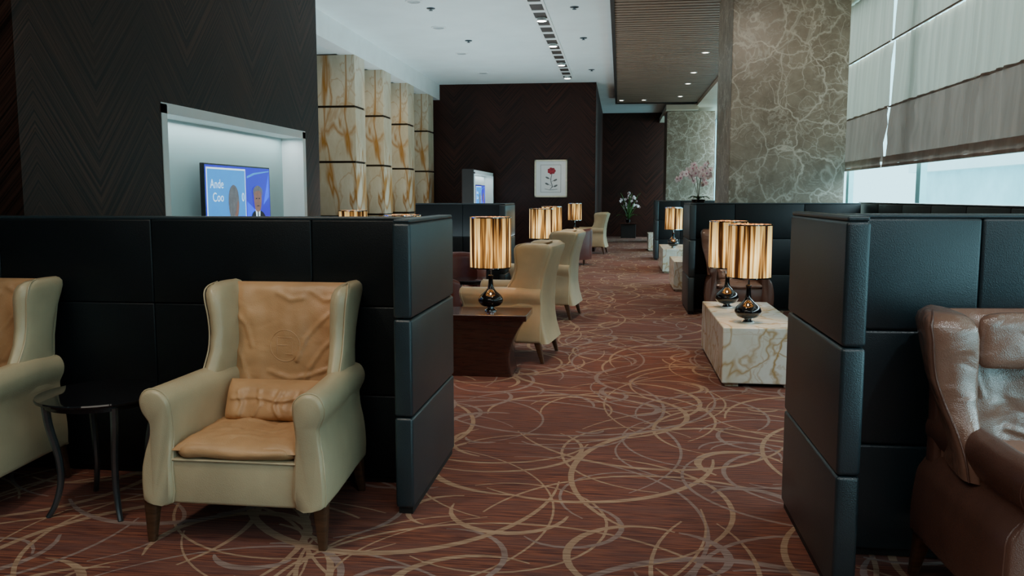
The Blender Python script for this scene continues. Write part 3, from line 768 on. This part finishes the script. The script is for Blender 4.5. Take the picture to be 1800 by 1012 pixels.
# ------------------------------------------------------------------ ceiling fittings
def downlight(label, loc, group, r=.06):
    t = thing('ceiling_downlight', label, 'ceiling light', loc, 0, group)
    MB().lathe([(r, -.012), (r*1.35, -.010), (r*1.35, 0), (r, 0)], seg=24, cap=False).build('ring', M['white'], t, True, 30)
    MB().lathe([(r*.02, -.005), (r, -.005), (r, -.001)], seg=20).build('lens', M['glow'], t)
    return t
gd = 'small downlights in the slatted ceiling'
d0 = None
for x, y, lab in ((1.62, 17.2, 'bright downlight in the slatted ceiling nearest the large marble column'), (1.62, 19.9, 'second bright downlight in the slatted ceiling from the large column'),
                  (1.64, 21.8, 'third downlight in the slatted ceiling from the large column'), (1.64, 24.5, 'fourth downlight in the slatted ceiling, near its far end'),
                  (.0, 25.3, 'downlight at the far left corner of the slatted ceiling'), (.65, 25.3, 'downlight at the middle of the far end of the slatted ceiling')):
    if d0 is None: d0 = downlight(lab, (x, y, 4.25), gd)
    else: dup(d0, lab, (x, y, 4.25), 0, gd)
tr = thing('light_track', 'long recessed track with square spotlight openings in the white ceiling', 'light track', (-1.33, 16.5, 4.398))
MB().box(-.14, -.10, -5.2, 5.0, -.015, 0).box(.10, .14, -5.2, 5.0, -.015, 0).build('rim', M['white'], tr)
MB().box(-.10, .10, -5.2, 5.0, -.006, 0).build('recess_shade_strip', M['slat_back'], tr)  # flat dark strip painted in place of the shaded open recess
g = MB(); yy = -5.2
while yy < 5: g.box(-.10, .10, yy, yy+.16, -.014, -.006); yy += .6
g.build('cross_bars', M['white'], tr)
gsp = 'spotlights in the ceiling track'; sp0 = None
for y, lab in ((11.9, 'track spotlight nearest the viewer'), (14.3, 'track spotlight at the top edge of the photo'), (16.7, 'second visible spotlight down the ceiling track'), (19.1, 'third visible spotlight down the ceiling track'), (21.2, 'last spotlight in the ceiling track, above the back wall')):
    if sp0 is None:
        sp0 = thing('ceiling_spotlight', lab, 'spotlight', (-1.33, y, 4.392), 0, gsp)
        MB().lathe([(.07, 0), (.08, -.05), (.095, -.055), (.075, -.055), (.07, -.02)], seg=20).build('housing', M['white'], sp0, True, 30)
        MB().lathe([(.002, -.055), (.072, -.055), (.072, -.05)], seg=18).build('lens', M['glow'], sp0)
    else: dup(sp0, lab, (-1.33, y, 4.392), 0, gsp)
gv = 'round ceiling speakers'; v0 = None
for x, y, lab in ((-3.15, 12.9, 'round white ceiling speaker nearest the top of the photo'), (-3.2, 14.9, 'round white ceiling speaker, second from the top of the photo'), (-3.3, 17.6, 'round white ceiling speaker, third from the top of the photo'), (-3.3, 20.4, 'round white ceiling speaker nearest the dark back wall')):
    if v0 is None:
        v0 = thing('ceiling_speaker', lab, 'ceiling speaker', (x, y, 4.4), 0, gv)
        MB().lathe([(.10, -.012), (.13, -.010), (.135, 0), (.10, 0)], seg=28, cap=False).build('ring', M['white'], v0, True, 30)
        MB().lathe([(.01, -.008), (.10, -.008), (.10, -.002)], seg=24).build('grille', M['grille'], v0)
    else: dup(v0, lab, (x, y, 4.4), 0, gv)
gk = 'ceiling sprinklers'; k0 = None
for x, y, lab in ((-3.0, 13.4, 'sprinkler head beside the nearest ceiling speaker'), (-2.9, 16.2, 'sprinkler head left of the track, mid ceiling'), (-.75, 13.6, 'sprinkler head right of the track, at the top of the photo'), (-.72, 16.2, 'sprinkler head right of the track, second from the top'), (-.7, 20.2, 'sprinkler head right of the track, near the back wall')):
    if k0 is None:
        k0 = thing('ceiling_sprinkler', lab, 'ceiling sprinkler', (x, y, 4.4), 0, gk)
        MB().lathe([(.07, .0), (.07, -.008), (.018, -.012), (.016, -.035)], seg=14).build('body', M['steel'], k0, True)
        MB().lathe([(.003, -.035), (.035, -.035), (.035, -.039), (.003, -.039)], seg=14).build('deflector', M['steel'], k0, True)
    else: dup(k0, lab, (x, y, 4.4), 0, gk)

# ------------------------------------------------------------------ lights
def area(loc, rot, sx, sy, power, col, spread=180):
    l = bpy.data.lights.new('area', 'AREA'); l.shape = 'RECTANGLE'; l.size = sx; l.size_y = sy; l.energy = power; l.color = col; l.spread = R(spread)
    o = bpy.data.objects.new('daylight' if power > 400 else 'niche_or_fill_light', l); COL.objects.link(o); o.location = loc; o.rotation_euler = rot
    return o
def spot(loc, power, col, ang=80, blend=.7, tgt=None, size=.08):
    l = bpy.data.lights.new('spot', 'SPOT'); l.energy = power; l.color = col; l.spot_size = R(ang); l.spot_blend = blend; l.shadow_soft_size = size
    o = bpy.data.objects.new('downlight_or_fill_beam', l); COL.objects.link(o); o.location = loc
    if tgt:
        o.rotation_euler = (Vector(tgt)-Vector(loc)).to_track_quat('-Z', 'Y').to_euler()
area((5.4, 14, 4.6), (0, R(66), 0), 4.4, 34, 4700, (.70, .93, 1))
area((-1.5, 1.0, 4.3), (0, 0, 0), 3, 2.5, 62, (1, .90, .76))  # overhead fill added out of view above the left booth
area((1.2, -1.0, 4.1), (R(25), 0, 0), 3, 2, 55, (.80, .95, 1))  # cool fill added out of view behind the camera
for x, y, p in ((-1.33, 14.1, 90), (-1.33, 16.5, 90), (-1.33, 18.8, 90), (-1.33, 21.1, 60)):
    spot((x, y, 4.3), p, (1, .78, .55))
for y in (5.5, 9.5, 13.5): spot((0.0, y, 4.15), 200, (1, .75, .51), 70)
for y in (17.2, 19.9, 24.5): spot((1.0, y, 4.2), 150, (1, .78, .56))
for y in (7.3, 10.5): spot((-1.0, y, 4.3), 140, (1, .88, .74), 55)  # beams added to brighten the cream aisle chairs, without fittings
spot((-2.5, 2.2, 4.3), 125, (1, .88, .70), 50, .9, (-1.7, 3.4, .7), .15)
spot((1.9, 1.4, 4.2), 100, (.9, .96, 1), 45, .9, (1.5, 2.9, .7))  # cool beam added for highlights on the near brown chair
spot((2.0, 8.0, 4.1), 130, (1, .88, .72), 52, .9, (2.0, 11.3, 2.9), .3)  # wash added to brighten the near marble column
spot((.5, 10.6, 4.1), 70, (1, .93, .85), 40, .9, (1.1, 12.0, 1.6))  # beam added to light up the near orchid
spot((.3, 28.0, 4.2), 40, (1, .93, .85), 40, .9, (.3, 29.9, 1.2))
area((-3.62, 7.66, 2.07), (0, 0, 0), .12, 2.7, 10, (.85, .97, 1))
area((-3.42, 20.45, 1.95), (0, 0, 0), .1, 2.5, 5, (.85, .97, 1))
for y in (14.2, 16.6, 18.6): spot((-4.0, y-1.6, 3.9), 60, (1, .80, .52), 62, .9, (-5.2, y+1, 2.3))
area((-2.9, 15.5, .9), (R(180), 0, 0), 3, 10, 215, (.74, .94, 1))  # unseen upward fill added to brighten the white ceiling
w = bpy.data.worlds.new('world'); S.world = w; w.use_nodes = True
bg = w.node_tree.nodes['Background']; bg.inputs[0].default_value = (.42, .88, 1, 1); bg.inputs[1].default_value = 3.4
